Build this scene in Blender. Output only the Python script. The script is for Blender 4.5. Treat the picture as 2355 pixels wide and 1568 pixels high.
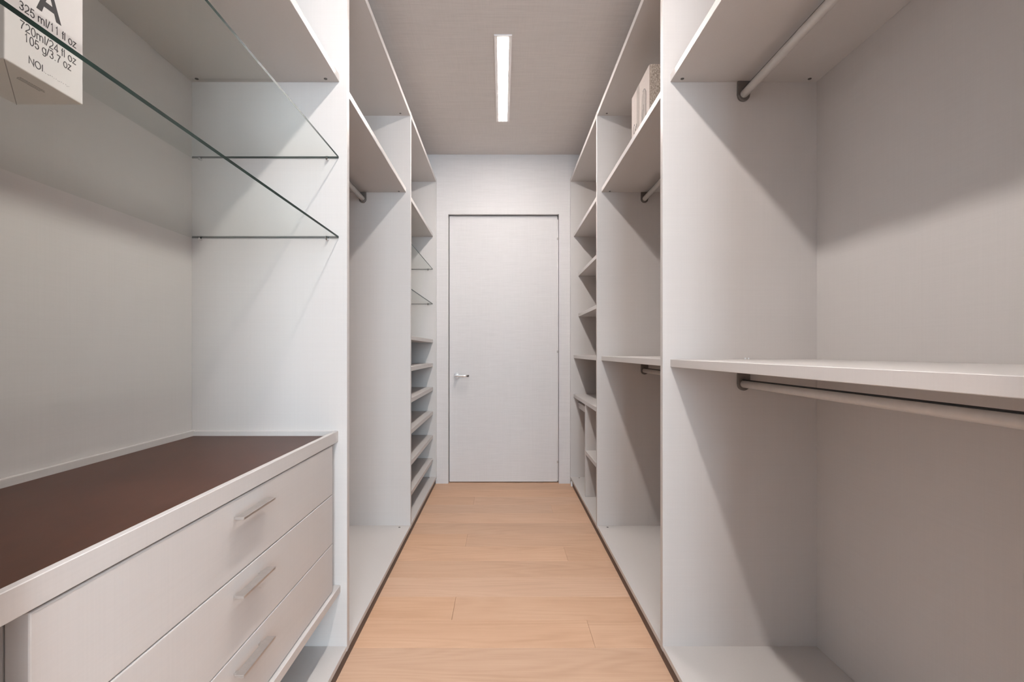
import bpy, bmesh, math, random
from mathutils import Vector, Matrix

for o in list(bpy.data.objects):
    bpy.data.objects.remove(o, do_unlink=True)
sc = bpy.context.scene
COL = sc.collection
random.seed(7)

# ------------------------------------------------------------------ camera
CAM_H = 1.0075
F_PX = 1216.0
VPX, VPY = 1155.0, 808.0
cam_d = bpy.data.cameras.new('camera')
cam_d.sensor_fit = 'HORIZONTAL'
cam_d.sensor_width = 36.0
cam_d.lens = 36.0 * F_PX / 2355.0
cam_d.shift_x = (2355 / 2 - VPX) / 2355.0
cam_d.shift_y = (VPY - 1568 / 2) / 2355.0
cam_d.clip_start = 0.02
cam = bpy.data.objects.new('camera', cam_d)
cam.location = (0, 0, CAM_H)
cam.rotation_euler = (math.pi / 2, 0, 0)
COL.objects.link(cam)
sc.camera = cam

# ------------------------------------------------------------------ world, exposure
w = bpy.data.worlds.new('world')
sc.world = w
w.use_nodes = True
w.node_tree.nodes['Background'].inputs[0].default_value = (0.73, 0.865, 1.0, 1)
w.node_tree.nodes['Background'].inputs[1].default_value = 22.0
vs = sc.view_settings
vs.view_transform = 'Standard'
vs.look = 'None'
vs.gamma = 1.0
vs.use_curve_mapping = False
vs.exposure = 0.58
LAMP_STRENGTH = 94.0
LAMP_COLOR = (1.0, 0.945, 0.905, 1)

# daylight window in the end wall behind the viewer: a sampling portal for the sky, exactly its opening
WIN = (-0.12, 0.92, 0.60, 2.36)
REAR_Y = -2.3
pl = bpy.data.lights.new('window_portal', 'AREA')
pl.shape = 'RECTANGLE'
pl.size = WIN[1] - WIN[0]
pl.size_y = WIN[3] - WIN[2]
pl.cycles.is_portal = True
po = bpy.data.objects.new('window_portal', pl)
po.location = ((WIN[0] + WIN[1]) / 2, REAR_Y - 0.101, (WIN[2] + WIN[3]) / 2)
po.rotation_euler = (math.pi / 2, 0, 0)
COL.objects.link(po)



# ------------------------------------------------------------------ materials
def srgb(r, g, b):
    def c(v):
        v /= 255.0
        return v / 12.92 if v <= 0.04045 else ((v + 0.055) / 1.055) ** 2.4
    return (c(r), c(g), c(b), 1)


def new_mat(name):
    m = bpy.data.materials.new(name)
    m.use_nodes = True
    nt = m.node_tree
    return m, nt, nt.nodes['Principled BSDF']


def N(nt, t, **kw):
    n = nt.nodes.new(t)
    for k, v in kw.items():
        setattr(n, k, v)
    return n


def noise(nt, vec, scale, stretch=(1, 1, 1), detail=3.0, rough=0.55):
    mp = N(nt, 'ShaderNodeMapping')
    mp.inputs['Scale'].default_value = stretch
    nt.links.new(vec, mp.inputs['Vector'])
    nz = N(nt, 'ShaderNodeTexNoise')
    nz.inputs['Scale'].default_value = scale
    nz.inputs['Detail'].default_value = detail
    nz.inputs['Roughness'].default_value = rough
    nt.links.new(mp.outputs['Vector'], nz.inputs['Vector'])
    return nz.outputs['Fac']


def math_n(nt, op, a, b=None, clamp=False):
    n = N(nt, 'ShaderNodeMath', operation=op)
    n.use_clamp = clamp
    for i, v in enumerate((a, b)):
        if v is None:
            continue
        if isinstance(v, (int, float)):
            n.inputs[i].default_value = v
        else:
            nt.links.new(v, n.inputs[i])
    return n.outputs[0]


def ramp(nt, fac, stops):
    r = N(nt, 'ShaderNodeValToRGB')
    els = r.color_ramp.elements
    while len(els) < len(stops):
        els.new(0.5)
    for e, (p, c) in zip(els, stops):
        e.position = p
        e.color = c
    nt.links.new(fac, r.inputs['Fac'])
    return r.outputs['Color']


def bump(nt, height, bsdf, strength=0.1, dist=0.001):
    b = N(nt, 'ShaderNodeBump')
    b.inputs['Strength'].default_value = strength
    b.inputs['Distance'].default_value = dist
    nt.links.new(height, b.inputs['Height'])
    nt.links.new(b.outputs['Normal'], bsdf.inputs['Normal'])


def simple(name, col, rough=0.5, metal=0.0, var=0.0, var_scale=30):
    m, nt, b = new_mat(name)
    b.inputs['Base Color'].default_value = col
    b.inputs['Roughness'].default_value = rough
    b.inputs['Metallic'].default_value = metal
    if var:
        tc = N(nt, 'ShaderNodeTexCoord')
        f = noise(nt, tc.outputs['Object'], var_scale)
        lo = tuple(c * (1 - var) for c in col[:3]) + (1,)
        hi = tuple(min(1, c * (1 + var)) for c in col[:3]) + (1,)
        nt.links.new(ramp(nt, f, [(0.3, lo), (0.7, hi)]), b.inputs['Base Color'])
    return m


def board_material():
    m, nt, b = new_mat('greige_melamine')
    geo = N(nt, 'ShaderNodeNewGeometry')
    p = geo.outputs['Position']
    f1 = noise(nt, p, 1.0, (3, 3, 260), 2)
    f2 = noise(nt, p, 1.0, (240, 240, 3), 2)
    f = math_n(nt, 'ADD', math_n(nt, 'MULTIPLY', f1, 0.5), math_n(nt, 'MULTIPLY', f2, 0.5))
    c = (0.545, 0.512, 0.494)
    nt.links.new(ramp(nt, f, [(0.35, tuple(v * 0.983 for v in c) + (1,)), (0.65, tuple(v * 1.015 for v in c) + (1,))]),
                 b.inputs['Base Color'])
    b.inputs['Roughness'].default_value = 0.42
    b.inputs['Specular IOR Level'].default_value = 0.35
    return m


def grasscloth(name, c, along='x', amt=0.05):
    m, nt, b = new_mat(name)
    geo = N(nt, 'ShaderNodeNewGeometry')
    p = geo.outputs['Position']
    s1 = (5, 170, 170)
    s2 = (150, 6, 6)
    f1 = noise(nt, p, 1.0, s1, 4, 0.65)
    f2 = noise(nt, p, 1.0, s2, 3, 0.6)
    f3 = noise(nt, p, 1.0, (14, 420, 420), 2)
    f = math_n(nt, 'ADD', math_n(nt, 'MULTIPLY', f1, 0.5),
               math_n(nt, 'ADD', math_n(nt, 'MULTIPLY', f2, 0.2), math_n(nt, 'MULTIPLY', f3, 0.3)))
    nt.links.new(ramp(nt, f, [(0.36, tuple(v * (1 - amt) for v in c) + (1,)),
                              (0.5, tuple(c) + (1,)),
                              (0.64, tuple(min(1, v * (1 + amt)) for v in c) + (1,))]),
                 b.inputs['Base Color'])
    b.inputs['Roughness'].default_value = 0.8
    b.inputs['Specular IOR Level'].default_value = 0.15
    bump(nt, f, b, 0.35, 0.0012)
    return m


def oak_material():
    m, nt, b = new_mat('pale_oak')
    tc = N(nt, 'ShaderNodeTexCoord')
    oi = N(nt, 'ShaderNodeObjectInfo')
    off = N(nt, 'ShaderNodeCombineXYZ')
    r = oi.outputs['Random']
    nt.links.new(math_n(nt, 'MULTIPLY', r, 37.0), off.inputs[0])
    nt.links.new(math_n(nt, 'MULTIPLY', r, 91.0), off.inputs[1])
    nt.links.new(math_n(nt, 'MULTIPLY', r, 13.0), off.inputs[2])
    add = N(nt, 'ShaderNodeVectorMath', operation='ADD')
    nt.links.new(tc.outputs['Object'], add.inputs[0])
    nt.links.new(off.outputs[0], add.inputs[1])
    p = add.outputs[0]
    broad = noise(nt, p, 1.0, (0.9, 7.0, 1.0), 1.5, 0.4)
    rings = math_n(nt, 'SINE', math_n(nt, 'MULTIPLY', broad, 85.0))
    rings = math_n(nt, 'MULTIPLY_ADD', rings, 0.5)
    nt.nodes[-1].inputs[2].default_value = 0.5
    fibre = noise(nt, p, 1.0, (5, 260, 5), 4, 0.7)
    cloud = noise(nt, p, 1.0, (2.0, 9, 2), 3, 0.5)
    g = math_n(nt, 'ADD', math_n(nt, 'MULTIPLY', rings, 0.10),
               math_n(nt, 'ADD', math_n(nt, 'MULTIPLY', fibre, 0.50), math_n(nt, 'MULTIPLY', cloud, 0.40)))
    col = ramp(nt, g, [(0.28, (0.500, 0.305, 0.195, 1)), (0.48, (0.590, 0.370, 0.245, 1)), (0.68, (0.640, 0.418, 0.285, 1))])
    hsv = N(nt, 'ShaderNodeHueSaturation')
    nt.links.new(col, hsv.inputs['Color'])
    nt.links.new(math_n(nt, 'ADD', math_n(nt, 'MULTIPLY', r, 0.11), 0.945), hsv.inputs['Value'])
    r2 = math_n(nt, 'FRACT', math_n(nt, 'MULTIPLY', r, 7.31))
    nt.links.new(math_n(nt, 'ADD', math_n(nt, 'MULTIPLY', r2, 0.10), 0.95), hsv.inputs['Saturation'])
    nt.links.new(hsv.outputs['Color'], b.inputs['Base Color'])
    b.inputs['Roughness'].default_value = 0.5
    b.inputs['Specular IOR Level'].default_value = 0.3
    bump(nt, fibre, b, 0.08, 0.0006)
    return m


def leather_material():
    m, nt, b = new_mat('brown_leather')
    tc = N(nt, 'ShaderNodeTexCoord')
    p = tc.outputs['Object']
    f1 = noise(nt, p, 4.0, (1, 1, 1), 4)
    f2 = noise(nt, p, 60.0, (1, 0.3, 1), 3)
    f = math_n(nt, 'ADD', math_n(nt, 'MULTIPLY', f1, 0.7), math_n(nt, 'MULTIPLY', f2, 0.3))
    nt.links.new(ramp(nt, f, [(0.35, (0.060, 0.0205, 0.0105, 1)), (0.65, (0.080, 0.029, 0.016, 1))]), b.inputs['Base Color'])
    b.inputs['Roughness'].default_value = 0.38
    b.inputs['Specular IOR Level'].default_value = 0.20
    bump(nt, noise(nt, p, 900.0, (1, 1, 1), 2), b, 0.12, 0.0004)
    return m


def glass_material():
    m = bpy.data.materials.new('clear_glass')
    m.use_nodes = True
    nt = m.node_tree
    nt.nodes.remove(nt.nodes['Principled BSDF'])
    out = nt.nodes['Material Output']
    tr = N(nt, 'ShaderNodeBsdfTransparent')
    tr.inputs[0].default_value = (0.978, 0.993, 0.982, 1)
    gl = N(nt, 'ShaderNodeBsdfGlossy')
    gl.inputs['Roughness'].default_value = 0.0
    lw = N(nt, 'ShaderNodeLayerWeight')
    lw.inputs['Blend'].default_value = 0.5
    # Schlick reflectance of a glass surface, the same from both of its sides
    sch = math_n(nt, 'MULTIPLY_ADD', math_n(nt, 'POWER', lw.outputs['Facing'], 5.0), 0.96)
    nt.nodes[-1].inputs[2].default_value = 0.04
    # reflect where a ray enters the pane; where it leaves, let it pass
    geo = N(nt, 'ShaderNodeNewGeometry')
    sch = math_n(nt, 'MULTIPLY', sch, math_n(nt, 'SUBTRACT', 1.0, geo.outputs['Backfacing']))
    mix = N(nt, 'ShaderNodeMixShader')
    nt.links.new(sch, mix.inputs[0])
    nt.links.new(tr.outputs[0], mix.inputs[1])
    nt.links.new(gl.outputs[0], mix.inputs[2])
    nt.links.new(mix.outputs[0], out.inputs['Surface'])
    return m


def burlap_material():
    m, nt, b = new_mat('burlap')
    tc = N(nt, 'ShaderNodeTexCoord')
    p = tc.outputs['Object']
    f1 = noise(nt, p, 1.0, (120, 120, 420), 2)
    f2 = noise(nt, p, 1.0, (420, 420, 120), 2)
    f = math_n(nt, 'ADD', math_n(nt, 'MULTIPLY', f1, 0.5), math_n(nt, 'MULTIPLY', f2, 0.5))
    nt.links.new(ramp(nt, f, [(0.36, (0.16, 0.125, 0.10, 1)), (0.5, (0.36, 0.30, 0.255, 1)), (0.64, (0.56, 0.49, 0.43, 1))]),
                 b.inputs['Base Color'])
    b.inputs['Roughness'].default_value = 0.9
    bump(nt, f, b, 0.5, 0.002)
    return m


M = {}
M['board'] = board_material()
M['wall'] = grasscloth('grasscloth_wall', (0.640, 0.610, 0.605))
M['ceiling'] = grasscloth('grasscloth_ceiling', (0.670, 0.625, 0.600), 'x', 0.07)
M['oak'] = oak_material()
M['subfloor'] = simple('subfloor_dark', (0.10, 0.06, 0.04, 1), 0.8, 0, 0.2)
M['leather'] = leather_material()
M['glass'] = glass_material()
M['glass_edge'] = simple('glass_edge_green', (0.0045, 0.0150, 0.0110, 1), 0.35, 0, 0.4, 14)
M['glass_edge'].node_tree.nodes['Principled BSDF'].inputs['Specular IOR Level'].default_value = 0.10
M['nickel'] = simple('brushed_nickel', (0.52, 0.48, 0.455, 1), 0.38, 0.85, 0.06, 60)
M['chrome'] = simple('polished_chrome', (0.78, 0.77, 0.77, 1), 0.16, 1.0, 0.03, 40)
M['bracket'] = simple('grey_zinc', (0.17, 0.152, 0.140, 1), 0.42, 0.5, 0.06, 60)
M['rod'] = simple('champagne_rod', (0.56, 0.53, 0.505, 1), 0.4, 0.15, 0.03, 50)
M['rubber'] = simple('black_rubber', (0.010, 0.009, 0.009, 1), 0.6, 0, 0.2, 60)
M['toe'] = simple('dark_taupe_plinth', (0.115, 0.078, 0.062, 1), 0.6, 0, 0.1, 8)
M['cam'] = simple('fitting_metal', (0.10, 0.085, 0.075, 1), 0.45, 0.5, 0.1, 80)
M['paper'] = simple('white_carton', (0.60, 0.565, 0.55, 1), 0.5, 0, 0.02, 30)
M['ink'] = simple('dark_ink', (0.030, 0.025, 0.027, 1), 0.7, 0, 0.05, 30)
M['ink_faint'] = simple('faint_ink', (0.40, 0.37, 0.36, 1), 0.6, 0, 0.05, 30)
M['ink_mid'] = simple('grey_ink', (0.20, 0.18, 0.17, 1), 0.6, 0, 0.05, 30)
M['burlap'] = burlap_material()
M['canvas'] = simple('cream_canvas', (0.52, 0.455, 0.42, 1), 0.85, 0, 0.05, 140)
M['canvas_dark'] = simple('canvas_stripe', (0.37, 0.32, 0.29, 1), 0.85, 0, 0.06, 140)
M['white_trim'] = simple('white_trim', (0.75, 0.71, 0.70, 1), 0.5, 0, 0.02, 30)
M['plastic'] = simple('white_plastic', (0.72, 0.74, 0.76, 1), 0.35, 0, 0.03, 40)


def lamp_material():
    m = bpy.data.materials.new('lamp_diffuser')
    m.use_nodes = True
    nt = m.node_tree
    nt.nodes.remove(nt.nodes['Principled BSDF'])
    e = N(nt, 'ShaderNodeEmission')
    e.inputs[0].default_value = LAMP_COLOR
    e.inputs[1].default_value = LAMP_STRENGTH
    nt.links.new(e.outputs[0], nt.nodes['Material Output'].inputs['Surface'])
    return m


M['lamp'] = lamp_material()

# ------------------------------------------------------------------ helpers
WLOC = {}


def empty(name, loc):
    o = bpy.data.objects.new(name, None)
    o.location = loc
    o.empty_display_size = 0.05
    COL.objects.link(o)
    WLOC[o] = Vector(loc)
    return o


def tag(o, label=None, cat=None, group=None, kind=None):
    if label:
        o['label'] = label
    if cat:
        o['category'] = cat
    if group:
        o['group'] = group
    if kind:
        o['kind'] = kind
    return o


def link_mesh(name, me, loc, parent=None, mats=()):
    for m in mats:
        me.materials.append(M[m])
    o = bpy.data.objects.new(name, me)
    loc = Vector(loc)
    WLOC[o] = loc
    if parent is not None:
        o.parent = parent
        o.location = loc - WLOC[parent]
    else:
        o.location = loc
    COL.objects.link(o)
    return o


def bm_box(bm, x0, x1, y0, y1, z0, z1, bev=0.0, seg=1):
    x0, x1 = min(x0, x1), max(x0, x1)
    y0, y1 = min(y0, y1), max(y0, y1)
    z0, z1 = min(z0, z1), max(z0, z1)
    vs_ = [bm.verts.new(c) for c in ((x0, y0, z0), (x1, y0, z0), (x1, y1, z0), (x0, y1, z0),
                                     (x0, y0, z1), (x1, y0, z1), (x1, y1, z1), (x0, y1, z1))]
    fs = [bm.faces.new([vs_[i] for i in f]) for f in
          ((3, 2, 1, 0), (4, 5, 6, 7), (0, 1, 5, 4), (1, 2, 6, 5), (2, 3, 7, 6), (3, 0, 4, 7))]
    if bev > 0:
        es = set()
        for f in fs:
            es.update(f.edges)
        bmesh.ops.bevel(bm, geom=list(es), offset=bev, segments=seg, affect='EDGES', profile=0.5)
    return fs


def finish(bm, name, smooth=False):
    bmesh.ops.recalc_face_normals(bm, faces=bm.faces)
    me = bpy.data.meshes.new(name)
    bm.to_mesh(me)
    bm.free()
    if smooth:
        for p in me.polygons:
            p.use_smooth = True
    return me


def box(name, x0, x1, y0, y1, z0, z1, mat, parent=None, bev=0.0008, seg=1):
    c = Vector(((x0 + x1) / 2, (y0 + y1) / 2, (z0 + z1) / 2))
    bm = bmesh.new()
    bm_box(bm, x0 - c.x, x1 - c.x, y0 - c.y, y1 - c.y, z0 - c.z, z1 - c.z, bev, seg)
    return link_mesh(name, finish(bm, name), c, parent, (mat,))


def multi_box(name, boxes, mat, parent=None, bev=0.0):
    lo = Vector((min(min(b[0], b[1]) for b in boxes), min(min(b[2], b[3]) for b in boxes), min(min(b[4], b[5]) for b in boxes)))
    bm = bmesh.new()
    for b in boxes:
        bm_box(bm, b[0] - lo.x, b[1] - lo.x, b[2] - lo.y, b[3] - lo.y, b[4] - lo.z, b[5] - lo.z, bev)
    return link_mesh(name, finish(bm, name), lo, parent, (mat,))


def cyl(name, c, axis, r, length, mat, parent=None, seg=24, r2=None, smooth=True):
    """solid cylinder centred at c along axis 'x', 'y' or 'z', with bevelled rims"""
    bm = bmesh.new()
    bmesh.ops.create_cone(bm, cap_ends=True, segments=seg, radius1=r, radius2=r if r2 is None else r2, depth=length)
    caps = [f for f in bm.faces if len(f.verts) > 4]
    es = set()
    for f in caps:
        es.update(f.edges)
    bmesh.ops.bevel(bm, geom=list(es), offset=min(r, length) * 0.12, segments=2, affect='EDGES', profile=0.5)
    rot = {'x': Matrix.Rotation(math.pi / 2, 4, 'Y'), 'y': Matrix.Rotation(-math.pi / 2, 4, 'X'), 'z': Matrix.Identity(4)}[axis]
    bmesh.ops.transform(bm, matrix=rot, verts=bm.verts)
    me = finish(bm, name)
    for p in me.polygons:
        p.use_smooth = len(p.vertices) <= 4
    return link_mesh(name, me, c, parent, (mat,))


def prism(name, pts, axis, a0, a1, mat, parent=None, bev=0.0):
    """extrude a 2-D outline. axis 'y': pts are (x, z); axis 'x': pts are (y, z)"""
    bm = bmesh.new()

    def P(p, a):
        return (p[0], a, p[1]) if axis == 'y' else (a, p[0], p[1])
    ca = (a0 + a1) / 2
    cx = sum(p[0] for p in pts) / len(pts)
    cz = sum(p[1] for p in pts) / len(pts)
    q = [(p[0] - cx, p[1] - cz) for p in pts]
    v0 = [bm.verts.new(P(p, a0 - ca)) for p in q]
    v1 = [bm.verts.new(P(p, a1 - ca)) for p in q]
    f0 = bm.faces.new(v0)
    f1 = bm.faces.new(v1[::-1])
    n = len(pts)
    for i in range(n):
        bm.faces.new((v0[i], v0[(i + 1) % n], v1[(i + 1) % n], v1[i]))
    if bev:
        es = set(f0.edges) | set(f1.edges)
        bmesh.ops.bevel(bm, geom=list(es), offset=bev, segments=2, affect='EDGES', profile=0.5)
    return link_mesh(name, finish(bm, name), P((cx, cz), ca), parent, (mat,))


# ------------------------------------------------------------------ dimensions
FRONT = {-1: 0.500, 1: 0.517}     # front edge of the vertical panels, |x|
BACK = {-1: 1.000, 1: 1.013}      # face of the back panels, |x|
SET = 0.0245                      # shelves sit this far behind the panel edges
T = 0.025                         # board thickness
YN, YA, YB, YC = 0.496, 1.704, 2.885, 4.005   # near face of each vertical panel
WALL_Y = 4.031
CEIL = 2.508
BASE0, BASE1 = 0.041, 0.058
TOP0, TOP1 = 2.293, 2.318
SH = 1.875                        # underside of the long upper shelf

# ------------------------------------------------------------------ setting
floor = box('floor', -1.06, 1.06, REAR_Y, WALL_Y + 0.1, -0.06, -0.012, 'subfloor', None, 0)
tag(floor, kind='structure')
PW = 0.1867
ROW0 = 1.798
cache = {}


def plank_mesh(L, Wd):
    key = (round(L, 4), round(Wd, 4))
    if key not in cache:
        bm = bmesh.new()
        bm_box(bm, -L / 2, L / 2, -Wd / 2, Wd / 2, -0.006, 0.006, 0.0007)
        me = finish(bm, 'plank')
        me.materials.append(M['oak'])
        cache[key] = me
    return cache[key]


k = -22
while True:
    y0 = ROW0 + PW * k
    if y0 >= WALL_Y + 0.03:
        break
    cuts = {0: [0.317], 1: [-0.190], 2: [], 3: []}[k % 4]
    xs = [-1.05] + cuts + [1.05]
    for a, b in zip(xs[:-1], xs[1:]):
        g = 0.0006
        me = plank_mesh(b - a - g, PW - g)
        o = bpy.data.objects.new('plank', me)
        o.parent = floor
        o.location = Vector(((a + b) / 2, y0 + PW / 2, -0.006)) - WLOC[floor]
        COL.objects.link(o)
    k += 1

ceil_ = box('ceiling', -1.06, 1.06, REAR_Y, WALL_Y + 0.1, CEIL, CEIL + 0.08, 'ceiling', None, 0)
tag(ceil_, kind='structure')
DX0, DX1, DZ = -0.411, 0.4326, 2.054
wb = multi_box('wall_back', [(-1.06, DX0, WALL_Y, WALL_Y + 0.12, 0, CEIL), (DX1, 1.06, WALL_Y, WALL_Y + 0.12, 0, CEIL),
                             (DX0, DX1, WALL_Y, WALL_Y + 0.12, DZ, CEIL)], 'wall')
tag(wb, kind='structure')
tag(box('wall_left', -1.10, -1.025, REAR_Y, WALL_Y, 0, CEIL, 'wall', None, 0), kind='structure')
tag(box('wall_right', 1.04, 1.12, REAR_Y, WALL_Y, 0, CEIL, 'wall', None, 0), kind='structure')
tag(multi_box('wall_front', [(-1.06, WIN[0], REAR_Y - 0.1, REAR_Y, 0, CEIL), (WIN[1], 1.06, REAR_Y - 0.1, REAR_Y, 0, CEIL),
                             (WIN[0], WIN[1], REAR_Y - 0.1, REAR_Y, 0, WIN[2]), (WIN[0], WIN[1], REAR_Y - 0.1, REAR_Y, WIN[3], CEIL)], 'wall'),
    kind='structure')
win = empty('window_1', ((WIN[0] + WIN[1]) / 2, REAR_Y - 0.05, WIN[2]))
tag(win, kind='structure')
xm = (WIN[0] + WIN[1]) / 2
multi_box('window_frame', [(WIN[0], WIN[0] + 0.05, REAR_Y - 0.08, REAR_Y - 0.03, WIN[2], WIN[3]),
                           (WIN[1] - 0.05, WIN[1], REAR_Y - 0.08, REAR_Y - 0.03, WIN[2], WIN[3]),
                           (xm - 0.025, xm + 0.025, REAR_Y - 0.08, REAR_Y - 0.03, WIN[2] + 0.05, WIN[3] - 0.05),
                           (WIN[0] + 0.05, WIN[1] - 0.05, REAR_Y - 0.08, REAR_Y - 0.03, WIN[2], WIN[2] + 0.05),
                           (WIN[0] + 0.05, WIN[1] - 0.05, REAR_Y - 0.08, REAR_Y - 0.03, WIN[3] - 0.05, WIN[3])], 'white_trim', win)
for a_, b_ in ((WIN[0] + 0.05, xm - 0.025), (xm + 0.025, WIN[1] - 0.05)):
    box('pane', a_, b_, REAR_Y - 0.058, REAR_Y - 0.052, WIN[2] + 0.05, WIN[3] - 0.05, 'glass', win, 0)

# door, flush leaf in a recess covered with the wall's cloth
door = empty('door_1', ((DX0 + DX1) / 2, WALL_Y + 0.05, 0))
tag(door, 'pale woven-textured flush door with chrome lever at the end of the aisle', kind='structure')
DY = WALL_Y + 0.034
leaf = box('leaf', DX0 + 0.005, DX1 - 0.010, DY, DY + 0.045, 0.006, DZ - 0.006, 'wall', door, 0.0015)
box('door_light_block', DX0 + 0.0005, DX1 - 0.0005, DY + 0.047, WALL_Y + 0.119, 0.0, DZ - 0.0005, 'wall', door, 0)  # unseen filler added behind the leaf to stop sky light leaking round its edges
HX, HZ = (1050.5 - VPX) * DY / F_PX, CAM_H - (863.5 - VPY) * DY / F_PX
hnd = cyl('lever_rose', (HX, DY - 0.004, HZ), 'y', 0.0225, 0.009, 'chrome', door, 32)
cyl('lever_neck', (HX, DY - 0.026, HZ), 'y', 0.010, 0.046, 'chrome', hnd, 24)
# lever arm: flat bar that bends toward the door at its tip
pts = []
LL = 0.108
for i in range(13):
    t = i / 12
    pts.append((HX - 0.011 + LL * t, DY - 0.054 + 0.010 * max(0, (t - 0.7) / 0.3) ** 2))
bm = bmesh.new()
secs = []
for (x, y) in pts:
    secs.append([bm.verts.new((x - HX, y - DY + dy, dz)) for dy, dz in
                 ((-0.005, -0.007), (-0.006, 0.0), (-0.005, 0.007), (0.003, 0.0085), (0.005, 0.007), (0.005, -0.007), (0.003, -0.0085))])
for s0, s1 in zip(secs[:-1], secs[1:]):
    for i in range(7):
        bm.faces.new((s0[i], s0[(i + 1) % 7], s1[(i + 1) % 7], s1[i]))
bm.faces.new(secs[0])
bm.faces.new(secs[-1][::-1])
link_mesh('lever_arm', finish(bm, 'lever_arm'), (HX, DY, HZ), hnd, ('chrome',))
# hinge side: slim tube along the leaf edge with knuckles
cyl('hinge_tube', (DX1 - 0.0065, DY - 0.003, (0.01 + DZ - 0.03) / 2), 'z', 0.0040, DZ - 0.05, 'white_trim', door, 12)
for z in (1.872, 1.006, 0.16):
    cyl('hinge_knuckle', (DX1 - 0.0065, DY - 0.004, z), 'z', 0.0062, 0.018, 'nickel', door, 14)


# ------------------------------------------------------------------ lamps
def ceiling_lamp(y0, y1, label):
    xc = 0.004
    t = empty('ceiling_light', (xc, (y0 + y1) / 2, CEIL))
    tag(t, label, 'ceiling light', 'slim ceiling lights along the aisle')
    wo, wi = 0.0425, 0.0270
    # flat frame whose face slopes very slightly toward the diffuser
    bm = bmesh.new()
    zi, zo = -0.0050, -0.0064
    ya, yb = y0 + 0.014, y1 - 0.010
    rings = []
    for (hx, q0, q1, z) in ((wo, y0, y1, 0.0), (wo, y0, y1, zo), (wi, ya, yb, zi), (wi, ya, yb, 0.0)):
        rings.append([bm.verts.new((x, y - t.location.y, z)) for x, y in ((-hx, q0), (hx, q0), (hx, q1), (-hx, q1))])
    for i in range(4):
        r0, r1 = rings[i], rings[(i + 1) % 4]
        for j in range(4):
            bm.faces.new((r0[j], r0[(j + 1) % 4], r1[(j + 1) % 4], r1[j]))
    link_mesh('trim_frame', finish(bm, 'trim_frame'), t.location, t, ('white_trim',))
    d = box('diffuser', xc - wi, xc + wi, y0 + 0.014, y1 - 0.010, CEIL - 0.0050, CEIL - 0.0005, 'lamp', t, 0)
    return t


ceiling_lamp(2.503, 3.443, 'slim rectangular lit ceiling light with pale frame above the aisle')
ceiling_lamp(0.640, 1.575, 'slim lit ceiling light above the drawers, next one nearer the viewer')
ceiling_lamp(-1.200, -0.265, 'slim lit ceiling light behind the viewer, last of the row')


# ------------------------------------------------------------------ closet units
def X(s, d):
    """x of a point d metres behind the front plane on side s"""
    return s * (FRONT[s] + d)


def unit(label, s, y0, y1, near_panel=False):
    """y0: far face of the nearer panel, y1: near face of the farther panel"""
    u = empty('wardrobe_unit', (s * 0.75, (y0 + y1) / 2, 0))
    tag(u, label, 'wardrobe', 'open closet units along both sides')
    bk = s * BACK[s]
    box('side_panel', X(s, 0), s * (BACK[s] + 0.018), y1, y1 + T, BASE0, TOP1, 'board', u)
    if near_panel:
        box('side_panel', X(s, 0), s * (BACK[s] + 0.018), y0 - T, y0, BASE0, TOP1, 'board', u)
    box('back_panel', bk, s * (BACK[s] + 0.018), y0, y1, BASE0, TOP1, 'board', u)
    box('base_panel', X(s, 0.0012), bk, y0, y1, BASE0, BASE1, 'board', u)
    box('top_panel', X(s, 0.0012), bk, y0, y1, TOP0, TOP1, 'board', u)
    box('toe_kick', X(s, 0.007), X(s, 0.024), y0 - (T if near_panel else 0), y1 + T, 0.0005, BASE0, 'toe', u)
    return u


def fitting(parent, x, y, z, up):
    """small cam-lock cap seen as a dark dot on a board"""
    cyl('cam_cap', (x, y, z + (0.0006 if up else -0.0006)), 'z', 0.0055, 0.0016, 'cam', parent, 14)


def shelf(u, s, y0, y1, z0, th=0.024, setback=SET, name='shelf'):
    return box(name, X(s, setback), s * BACK[s], y0 + 0.0006, y1 - 0.0006, z0, z0 + th, 'board', u, 0.001)


def glass_shelf(u, s, y0, y1, z0, th=0.0065):
    x0, x1 = X(s, SET + 0.002), s * (BACK[s] - 0.001)
    c = Vector(((x0 + x1) / 2, (y0 + y1) / 2, z0 + th / 2))
    bm = bmesh.new()
    fs = bm_box(bm, x0 - c.x, x1 - c.x, y0 + 0.0015 - c.y, y1 - 0.0015 - c.y, -th / 2, th / 2)
    for f in fs:
        f.normal_update()
        f.material_index = 0 if (abs(f.normal.z) > 0.5 or f.normal.x * s > 0.5) else 1
    o = link_mesh('glass_shelf', finish(bm, 'glass_shelf'), c, u, ('glass', 'glass_edge'))
    o['label'] = 'clear glass shelf with dark green edge'
    for x in (X(s, SET + 0.037), s * (BACK[s] - 0.030)):
        p = cyl('shelf_pin', (x, y1 - 0.006, z0 - 0.0042), 'y', 0.0042, 0.012, 'chrome', o, 14)
        p['label'] = 'small chrome shelf pin'
    return o


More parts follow.
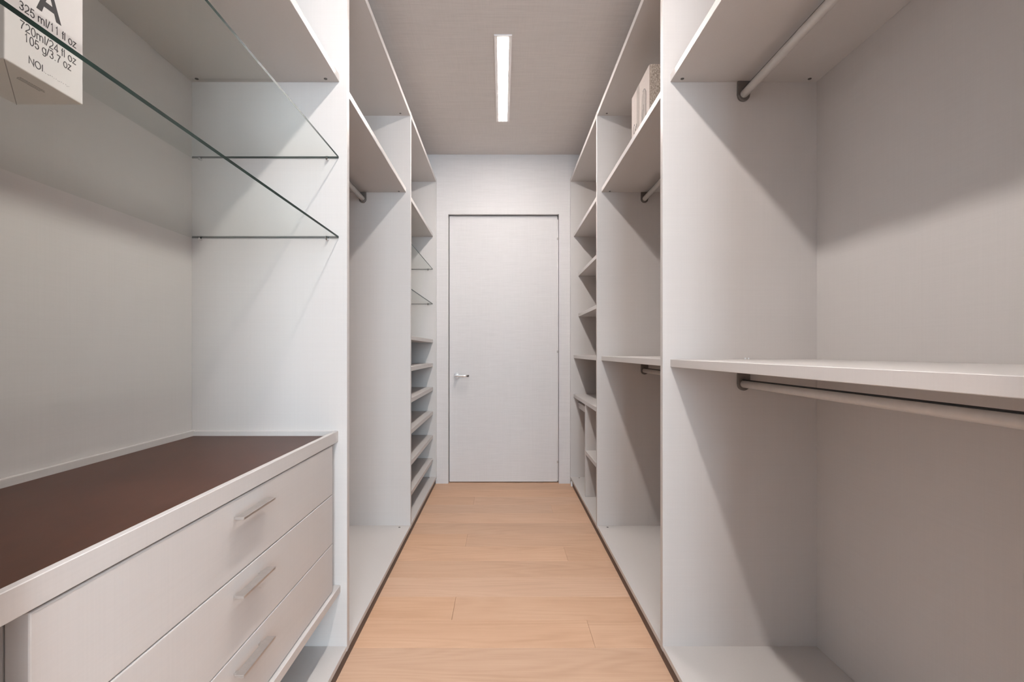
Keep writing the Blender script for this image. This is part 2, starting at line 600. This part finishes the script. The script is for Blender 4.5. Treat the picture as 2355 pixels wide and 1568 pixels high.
def rod(u, s, y0, y1, top, z):
    """hanging rod with a bracket at each end; top = underside of the shelf above"""
    xc = s * (0.775 if s > 0 else 0.760)
    r = 0.0125
    rd = cyl('hanging_rod', (xc, (y0 + y1) / 2, z), 'y', r, y1 - y0 - 0.016, 'rod', u, 32)
    rd['label'] = 'champagne metal hanging rod'
    st = box('rubber_strip', xc - 0.006, xc + 0.006, y0 + 0.012, y1 - 0.012, z + r - 0.0022, z + r + 0.0016, 'rubber', rd, 0.0006)
    st['label'] = 'black rubber strip on top of the rod'
    hw = 0.0195
    for (a, b) in ((y1 - 0.011, y1), (y0, y0 + 0.011)):
        pts = [(xc - hw, top - 0.0008), (xc - hw, z)]
        for i in range(1, 16):
            an = math.pi + math.pi * i / 16
            pts.append((xc + hw * math.cos(an), z + hw * math.sin(an) - 0.002))
        pts += [(xc + hw, z), (xc + hw, top - 0.0008)]
        br = prism('rod_bracket', pts, 'y', a, b, 'bracket', rd, 0.0022)
        br['label'] = 'grey metal rod bracket with rounded lower end'
    return rd


# left, nearest: glass shelves over the drawers
y0, y1 = YN + T, YA
UL1 = unit('open greige closet unit on the left with two long glass shelves above drawers', -1, y0, y1, True)
s_ = shelf(UL1, -1, y0, y1, SH)
for x in (X(-1, 0.062), -0.972):
    fitting(s_, x, y1 - 0.022, SH, False)
glass_shelf(UL1, -1, y0, y1, 1.6290)
glass_shelf(UL1, -1, y0, y1, 1.3720)
shelf(UL1, -1, y0, y1, 0.2315, 0.024, 0.021)

# left, middle
y0, y1 = YA + T, YB
UL2 = unit('tall left hanging closet unit with one high shelf, between drawers and shoe shelves', -1, y0, y1)
s_ = shelf(UL2, -1, y0, y1, SH)
fitting(s_, X(-1, 0.060), y1 - 0.02, SH, False)
rod(UL2, -1, y0, y1, SH, 1.838)
fitting(UL2, X(-1, 0.050), y1 - 0.03, TOP0, False)
fitting(UL2, X(-1, 0.055), y1 - 0.03, BASE1, True)

# left, far
y0, y1 = YB + T, YC
UL3 = unit('left closet unit beside the door with small glass shelves over closely stacked shoe shelves', -1, y0, y1)
shelf(UL3, -1, y0, y1, SH)
glass_shelf(UL3, -1, y0, y1, 1.6265)
glass_shelf(UL3, -1, y0, y1, 1.3640)
shelf(UL3, -1, y0, y1, 1.074, 0.024, SET, 'shelf')
for z in (0.894, 0.712, 0.531, 0.350, 0.174):
    shelf(UL3, -1, y0, y1, z, 0.026, SET, 'shoe_shelf')
fitting(UL3, X(-1, 0.05), y1 - 0.03, BASE1, True)

# right, nearest
y0, y1 = YN + T, YA
UR1 = unit('open right closet unit nearest the viewer with two hanging rods and a middle shelf', 1, y0, y1, True)
s_ = shelf(UR1, 1, y0, y1, SH)
for x in (X(1, 0.056), 0.978):
    fitting(s_, x, y1 - 0.022, SH, False)
rod(UR1, 1, y0, y1, SH, 1.832)
s_ = shelf(UR1, 1, y0, y1, 0.958)
rod(UR1, 1, y0, y1, 0.958, 0.9035)
for dx in (-0.005, 0.005):
    cyl('cam_cap', (0.787 + dx, y1 - 0.004, 0.9845), 'z', 0.0024, 0.006, 'plastic', s_, 12)

# right, middle
y0, y1 = YA + T, YB
UR2 = unit('right closet unit with the burlap box on its high shelf and two rods', 1, y0, y1)
s_ = shelf(UR2, 1, y0, y1, SH)
fitting(s_, X(1, 0.066), y1 - 0.02, SH, False)
rod(UR2, 1, y0, y1, SH, 1.838)
shelf(UR2, 1, y0, y1, 0.958)
rod(UR2, 1, y0, y1, 0.958, 0.9035)
fitting(UR2, X(1, 0.048), y1 - 0.03, TOP0, False)
fitting(UR2, X(1, 0.052), y1 - 0.03, BASE1, True)

# right, far
y0, y1 = YB + T, YC
UR3 = unit('right closet unit beside the door with stepped shelves and a small divided lower part', 1, y0, y1)
shelf(UR3, 1, y0, y1, SH)
shelf(UR3, 1, y0, y1, 1.578, 0.024, 0.060)
shelf(UR3, 1, y0, y1, 1.270, 0.024, 0.060)
shelf(UR3, 1, y0, y1, 0.956, 0.024, SET)
shelf(UR3, 1, y0, y1, 0.660, 0.026, SET)
DVY = 3.452
box('divider_panel', X(1, SET + 0.001), BACK[1], DVY, DVY + 0.022, BASE1, 0.660, 'board', UR3, 0.001)
box('shelf', X(1, SET + 0.001), BACK[1], y0 + 0.0006, DVY, 0.337, 0.362, 'board', UR3, 0.001)
rk = box('pull_out_rack', 0.574, 0.592, DVY + 0.0225, y1 - 0.003, 0.582, 0.624, 'board', UR3, 0.001)
rk['label'] = 'board-fronted pull-out rack under the shelf'
for yy in (DVY + 0.03, y1 - 0.022):
    box('runner', 0.592, 0.96, yy, yy + 0.014, 0.590, 0.616, 'nickel', rk, 0.001)
fitting(UR3, X(1, 0.062), y1 - 0.03, BASE1, True)

# ------------------------------------------------------------------ drawer chest and worktop
XD = -0.5305
DRY0, DRY1 = 0.594, 1.654
chest = empty('drawer_chest', (-0.77, 1.12, 0.256))
tag(chest, 'greige three-drawer chest with brushed bar handles below the brown worktop', 'drawers')
multi_box('body', [(XD - 0.033, -0.996, DRY0 + 0.002, DRY0 + 0.020, 0.2560, 0.7165),
                   (XD - 0.033, -0.996, DRY1 - 0.008, DRY1 + 0.010, 0.2560, 0.7165),
                   (-0.985, -0.996, DRY0 + 0.020, DRY1 - 0.008, 0.2560, 0.7165),
                   (XD - 0.033, -0.985, DRY0 + 0.020, DRY1 - 0.008, 0.2560, 0.2580)], 'board', chest)
for (zb, zt) in ((0.5615, 0.7135), (0.4075, 0.5595), (0.2585, 0.4055)):
    dr = box('drawer', XD, XD - 0.030, DRY0, DRY1, zb, zt, 'board', chest, 0.0022, 2)
    multi_box('drawer_box', [(XD - 0.0315, -0.96, DRY0 + 0.03, DRY0 + 0.042, zb + 0.012, zt - 0.03),
                             (XD - 0.0315, -0.96, DRY1 - 0.042, DRY1 - 0.03, zb + 0.012, zt - 0.03),
                             (XD - 0.0315, -0.96, DRY0 + 0.042, DRY1 - 0.042, zb + 0.012, zb + 0.02)], 'board', dr)
    hz = zt - 0.029
    h = multi_box('handle', [(XD + 0.0085, XD + 0.0275, 1.030, 1.174, hz - 0.0055, hz),
                             (XD, XD + 0.012, 1.044, 1.054, hz - 0.0095, hz - 0.0045),
                             (XD, XD + 0.012, 1.150, 1.160, hz - 0.0095, hz - 0.0045)], 'nickel', dr, 0.0007)
    h['label'] = 'brushed nickel flat bar handle'

WX0, WX1 = -0.528, -0.9995
WY0, WY1 = YN + T + 0.0005, YA - 0.0005
top = empty('worktop', (-0.765, 1.1, 0.717))
tag(top, 'long worktop tray with dark brown leather inlay and pale raised rim', 'worktop')
box('inlay', WX0 - 0.012, WX1 + 0.011, WY0 + 0.011, WY1 - 0.011, 0.7295, 0.737, 'leather', top, 0.0)['label'] = 'dark brown leather inlay'
box('tray_board', WX0 - 0.012, WX1, WY0, WY1, 0.717, 0.7295, 'board', top, 0)
box('front_rim', WX0, WX0 - 0.012, WY0, WY1, 0.717, 0.7525, 'board', top, 0.001)
box('back_rim', WX1, WX1 + 0.011, WY0, WY1, 0.7295, 0.7545, 'board', top, 0.001)
box('side_rim', WX0 - 0.012, WX1 + 0.011, WY1 - 0.011, WY1, 0.7295, 0.7525, 'board', top, 0.001)
box('side_rim', WX0 - 0.012, WX1 + 0.011, WY0, WY0 + 0.011, 0.7295, 0.7525, 'board', top, 0.001)

# ------------------------------------------------------------------ white carton with print on the lower glass shelf
BX0, BX1 = -0.632, -0.732
BY0, BY1 = 0.671, 0.797
BZ0, BZ1 = 1.3790, 1.598
carton = box('carton', BX0, BX1, BY0, BY1, BZ0, BZ1, 'paper', None, 0.0012, 2)
tag(carton, 'white printed carton standing on the lower glass shelf', 'box')


def arc(cx, cy, rx, ry, a0, a1, n=14):
    return [(cx + rx * math.cos(math.radians(a0 + (a1 - a0) * i / n)), cy + ry * math.sin(math.radians(a0 + (a1 - a0) * i / n)))
            for i in range(n + 1)]


# plain grotesque lettering as centre-line strokes; cap height 1.0: glyph -> (advance, strokes)
GLYPHS = {
    ' ': (0.38, []),
    '1': (0.78, [[(0.17, 0.80), (0.27, 0.83), (0.36, 0.90), (0.40, 1.0), (0.40, 0.0)]]),
    '2': (0.78, [arc(0.39, 0.71, 0.27, 0.27, 170, 0, 10) + [(0.62, 0.56), (0.52, 0.42), (0.30, 0.25), (0.16, 0.12), (0.11, 0.03), (0.68, 0.03)]]),
    '3': (0.78, [arc(0.37, 0.75, 0.23, 0.23, 165, -90, 12) + [(0.30, 0.52)], [(0.37, 0.52)] + arc(0.37, 0.27, 0.27, 0.25, 90, -165, 14)]),
    '4': (0.78, [[(0.52, 0.0), (0.52, 0.98), (0.08, 0.30), (0.08, 0.25), (0.70, 0.25)]]),
    '5': (0.78, [[(0.64, 0.97), (0.22, 0.97), (0.14, 0.47)] + arc(0.38, 0.31, 0.27, 0.29, 145, -160, 16)]),
    '7': (0.78, [[(0.10, 0.96), (0.67, 0.96), (0.67, 0.92), (0.50, 0.66), (0.36, 0.36), (0.29, 0.0)]]),
    '0': (0.78, [arc(0.39, 0.49, 0.28, 0.49, 90, 450, 24)]),
    'm': (1.16, [[(0.12, 0.0), (0.12, 0.72)], [(0.12, 0.44)] + arc(0.34, 0.46, 0.22, 0.24, 170, 0, 8) + [(0.56, 0.0)],
                 [(0.56, 0.44)] + arc(0.79, 0.46, 0.22, 0.24, 170, 0, 8) + [(1.01, 0.0)]]),
    'l': (0.33, [[(0.16, 0.0), (0.16, 1.0)]]),
    'f': (0.36, [[(0.18, 0.0), (0.18, 0.82)] + arc(0.31, 0.84, 0.13, 0.14, 180, 90, 5), [(0.02, 0.68), (0.34, 0.68)]]),
    'o': (0.78, [arc(0.39, 0.35, 0.29, 0.36, 90, 450, 22)]),
    'z': (0.68, [[(0.08, 0.68), (0.59, 0.68), (0.06, 0.03), (0.62, 0.03)]]),
    'g': (0.78, [arc(0.36, 0.36, 0.27, 0.34, 20, 340, 18), [(0.63, 0.71), (0.63, 0.02)] + arc(0.37, -0.02, 0.26, 0.24, 0, -155, 10)]),
    '/': (0.40, [[(0.0, -0.03), (0.38, 1.02)]]),
    '.': (0.38, [[(0.19, 0.0), (0.19, 0.10)]]),
    'N': (1.0, [[(0.12, 0.0), (0.12, 1.0), (0.86, 0.0), (0.86, 1.0)]]),
    'O': (1.08, [arc(0.54, 0.5, 0.44, 0.5, 90, 450, 26)]),
    'I': (0.4, [[(0.2, 0.0), (0.2, 1.0)]]),
    'A': (1.0, [[(0.08, 0.0), (0.48, 1.0), (0.56, 1.0), (0.96, 0.0)], [(0.20, 0.30), (0.84, 0.30)]]),
}


def ribbon(bm, pts, hw, sx, sy, ox):
    """flat-ended stroke with some thickness along +x; pts are (u, v) in cap-height units"""
    P = [Vector(((p[0] + ox) * sx, p[1] * sy)) for p in pts]
    ring = []
    n = len(P)
    for i in range(n):
        t0 = (P[i] - P[i - 1]).normalized() if i > 0 else (P[1] - P[0]).normalized()
        t1 = (P[i + 1] - P[i]).normalized() if i < n - 1 else t0
        n0, n1 = Vector((-t0.y, t0.x)), Vector((-t1.y, t1.x))
        mm = (n0 + n1)
        mm = mm.normalized() if mm.length > 1e-6 else n0
        k_ = min(1.0 / max(mm.dot(n0), 0.25), 2.2)
        ring.append([(P[i] + mm * hw * k_), (P[i] - mm * hw * k_)])
    for i in range(n - 1):
        a0, a1 = ring[i]
        b0, b1 = ring[i + 1]
        for h in (0.0003,):
            v = [bm.verts.new((h, q.x, q.y)) for q in (a0, b0, b1, a1)] + [bm.verts.new((0.0, q.x, q.y)) for q in (a0, b0, b1, a1)]
            for f in ((0, 1, 2, 3), (7, 6, 5, 4), (0, 4, 5, 1), (2, 6, 7, 3)):
                bm.faces.new([v[j] for j in f])


def text_part(name, body, mat, parent, y_start, z_base, width, height, weight=0.105):
    total = sum(GLYPHS[c][0] for c in body)
    sx = width / total
    bm = bmesh.new()
    ox = 0.0
    for c in body:
        adv, strokes = GLYPHS[c]
        for st in strokes:
            ribbon(bm, st, height * weight / 2, sx, height, ox)
        ox += adv
    me = bpy.data.meshes.new(name)
    bm.to_mesh(me)
    bm.free()
    return link_mesh(name, me, (BX0, y_start, z_base), parent, (mat,))


KS = 0.632 / 0.623


def TY(v):
    return v * KS


def TZ(v):
    return 1.0075 + (v - 1.0075) * KS


bm = bmesh.new()
for quad in (((0.0, 0.0), (0.21, 0.0), (0.565, 1.0), (0.42, 1.0)), ((0.79, 0.0), (1.0, 0.0), (0.58, 1.0), (0.435, 1.0)),
             ((0.292, 0.23), (0.708, 0.23), (0.640, 0.42), (0.360, 0.42))):
    q = [(u * 0.0405, v * 0.041) for u, v in quad]
    v_ = [bm.verts.new((h, y, z)) for h in (0.0003, 0.0) for y, z in q]
    for f in ((0, 1, 2, 3), (7, 6, 5, 4), (0, 4, 5, 1), (1, 5, 6, 2), (2, 6, 7, 3), (3, 7, 4, 0)):
        bm.faces.new([v_[j] for j in f])
link_mesh('print_letter', finish(bm, 'print_letter'), (BX0, TY(0.7070), TZ(1.4672)), carton, ('ink',))
text_part('print_line', '325 ml/11 fl oz', 'ink', carton, TY(0.6812), TZ(1.4500), 0.0935, 0.0112)
text_part('print_line', '720ml/24 fl oz', 'ink', carton, TY(0.6820), TZ(1.4256), 0.0925, 0.0112)
text_part('print_line', '105 g/3.7 oz', 'ink', carton, TY(0.6885), TZ(1.4122), 0.0770, 0.0112)
text_part('print_line', 'NOI', 'ink', carton, TY(0.6950), TZ(1.3867), 0.0235, 0.0092, 0.13)
# faint unreadable line after NOI: a row of tiny worn strokes
bm = bmesh.new()
yy = 0.7190
while yy < 0.762:
    l = random.uniform(0.0006, 0.0014)
    hgt = random.uniform(0.0005, 0.0012)
    zj = random.uniform(-0.0004, 0.0012)
    bm_box(bm, 0, 0.0003, yy - 0.7190, yy - 0.7190 + l, zj, zj + hgt)
    yy += l + random.uniform(0.0010, 0.0034)
link_mesh('faint_print', finish(bm, 'faint_print'), (BX0, TY(0.7190), TZ(1.3867)), carton, ('ink_faint',))
# underside: fold line and two lines of fine print
bm = bmesh.new()
p0, p1 = Vector((BX0 - 0.001, BY0 + 0.001)), Vector((BX1 + 0.001, BY1 - 0.001))
d = (p1 - p0).normalized()
n_ = Vector((-d.y, d.x)) * 0.0005
vsq = [bm.verts.new((q.x - p0.x, q.y - p0.y, zz)) for zz in (0, -0.0003) for q in (p0 + n_, p1 + n_, p1 - n_, p0 - n_)]
for f in ((0, 1, 2, 3), (7, 6, 5, 4), (0, 4, 5, 1), (1, 5, 6, 2), (2, 6, 7, 3), (3, 7, 4, 0)):
    bm.faces.new([vsq[i] for i in f])
link_mesh('bottom_fold', finish(bm, 'bottom_fold'), (p0.x, p0.y, BZ0), carton, ('ink_mid',))
for (xa, ya, yb) in ((-0.6445, 0.706, 0.745), (-0.6475, 0.706, 0.747), (-0.6505, 0.708, 0.744)):
    bm = bmesh.new()
    yy = ya
    while yy < yb:
        l = random.uniform(0.001, 0.003)
        bm_box(bm, -0.0006, 0.0006, yy - ya, yy - ya + l, -0.0003, 0)
        yy += l + random.uniform(0.0005, 0.001)
    link_mesh('fine_print', finish(bm, 'fine_print'), (xa - 0.009, TY(ya), BZ0), carton, ('ink_mid',))

# ------------------------------------------------------------------ burlap box on the right high shelf
GX0, GX1 = 0.576, 0.880
GY0, GY1 = 2.070, 2.352
GZ0, GZ1 = SH + 0.0245, 2.134
bb = empty('storage_box', ((GX0 + GX1) / 2, (GY0 + GY1) / 2, GZ0))
tag(bb, 'burlap storage box with cream front on the high right shelf', 'box')
box('body', GX0 + 0.003, GX1, GY0, GY1, GZ0, GZ1, 'burlap', bb, 0.004, 2)
box('front_cloth', GX0, GX0 + 0.003, GY0 + 0.0015, GY1 - 0.0005, GZ0 + 0.001, GZ1 - 0.002, 'canvas', bb, 0.0012)['label'] = 'cream canvas front'
box('stripe', GX0 - 0.0008, GX0, 2.222, 2.262, GZ0 + 0.002, GZ1 - 0.003, 'canvas_dark', bb, 0.0003)
# tab-shaped print with a dark outline on the near side
tab = [(2.112, GZ0 + 0.004), (2.113, 2.030)]
cy, cz, rr = 2.146, 2.036, 0.033
for i in range(0, 13):
    an = math.pi - math.pi * i / 12
    tab.append((cy + rr * math.cos(an), cz + rr * 0.9 * math.sin(an)))
tab += [(2.182, 2.00), (2.196, GZ0 + 0.004)]
prism('tab', tab, 'x', GX0 - 0.0016, GX0 - 0.0001, 'canvas_dark', bb)


def stroke(name, pts, wd, mat, parent, x):
    """a thin drawn line on the box front: pts are (y, z)"""
    bm = bmesh.new()
    prev = None
    o0 = Vector(pts[0])
    for i, p in enumerate(pts):
        a = Vector(pts[max(0, i - 1)])
        b = Vector(pts[min(len(pts) - 1, i + 1)])
        t = (b - a).normalized()
        nn = Vector((-t.y, t.x)) * wd / 2
        p = Vector(p) - o0
        cur = []
        for q in (p + nn, p - nn):
            cur += [bm.verts.new((0, q.x, q.y)), bm.verts.new((-0.0007, q.x, q.y))]
        if prev:
            a0, a1, b0, b1 = prev
            c0, c1, d0, d1 = cur
            for f in ((a0, c0, c1, a1), (b0, b1, d1, d0), (a1, c1, d1, b1), (a0, b0, d0, c0)):
                bm.faces.new(f)
        prev = cur
    return link_mesh(name, finish(bm, name), (x, pts[0][0], pts[0][1]), parent, (mat,))


stroke('tab_outline', [(2.160, 2.067), (2.142, 2.070), (2.128, 2.063), (2.117, 2.050), (2.115, 2.030), (2.119, 2.010), (2.117, 1.980), (2.119, 1.95), (2.118, 1.915)],
       0.0042, 'ink_mid', bb, GX0 - 0.0016)
stroke('tab_outline', [(2.150, 2.010), (2.146, 1.990), (2.158, 1.960), (2.170, 1.925), (2.174, 1.912)], 0.003, 'ink_mid', bb, GX0 - 0.0016)
stroke('tab_outline', [(2.160, 1.995), (2.168, 1.960), (2.182, 1.920), (2.186, 1.912)], 0.003, 'ink_mid', bb, GX0 - 0.0016)
stroke('script_mark', [(2.292, 1.986), (2.304, 1.996), (2.316, 1.984), (2.318, 1.966), (2.308, 1.956), (2.294, 1.962), (2.290, 1.972)], 0.0035, 'ink_mid', bb, GX0 - 0.0002)
stroke('script_mark', [(2.274, 1.974), (2.284, 1.978), (2.286, 1.966), (2.278, 1.958), (2.270, 1.968), (2.268, 1.984), (2.260, 1.962)], 0.003, 'ink_mid', bb, GX0 - 0.0002)

# ------------------------------------------------------------------ small bumper on the floor
bmp = prism('floor_bumper', [(0.514, 0.0), (0.538, 0.0), (0.538, 0.030), (0.530, 0.038), (0.520, 0.038), (0.514, 0.026)], 'y', 3.945, 3.972, 'plastic', None, 0.002)
tag(bmp, 'small white plastic bumper on the floor at the foot of the far right unit', 'bumper')
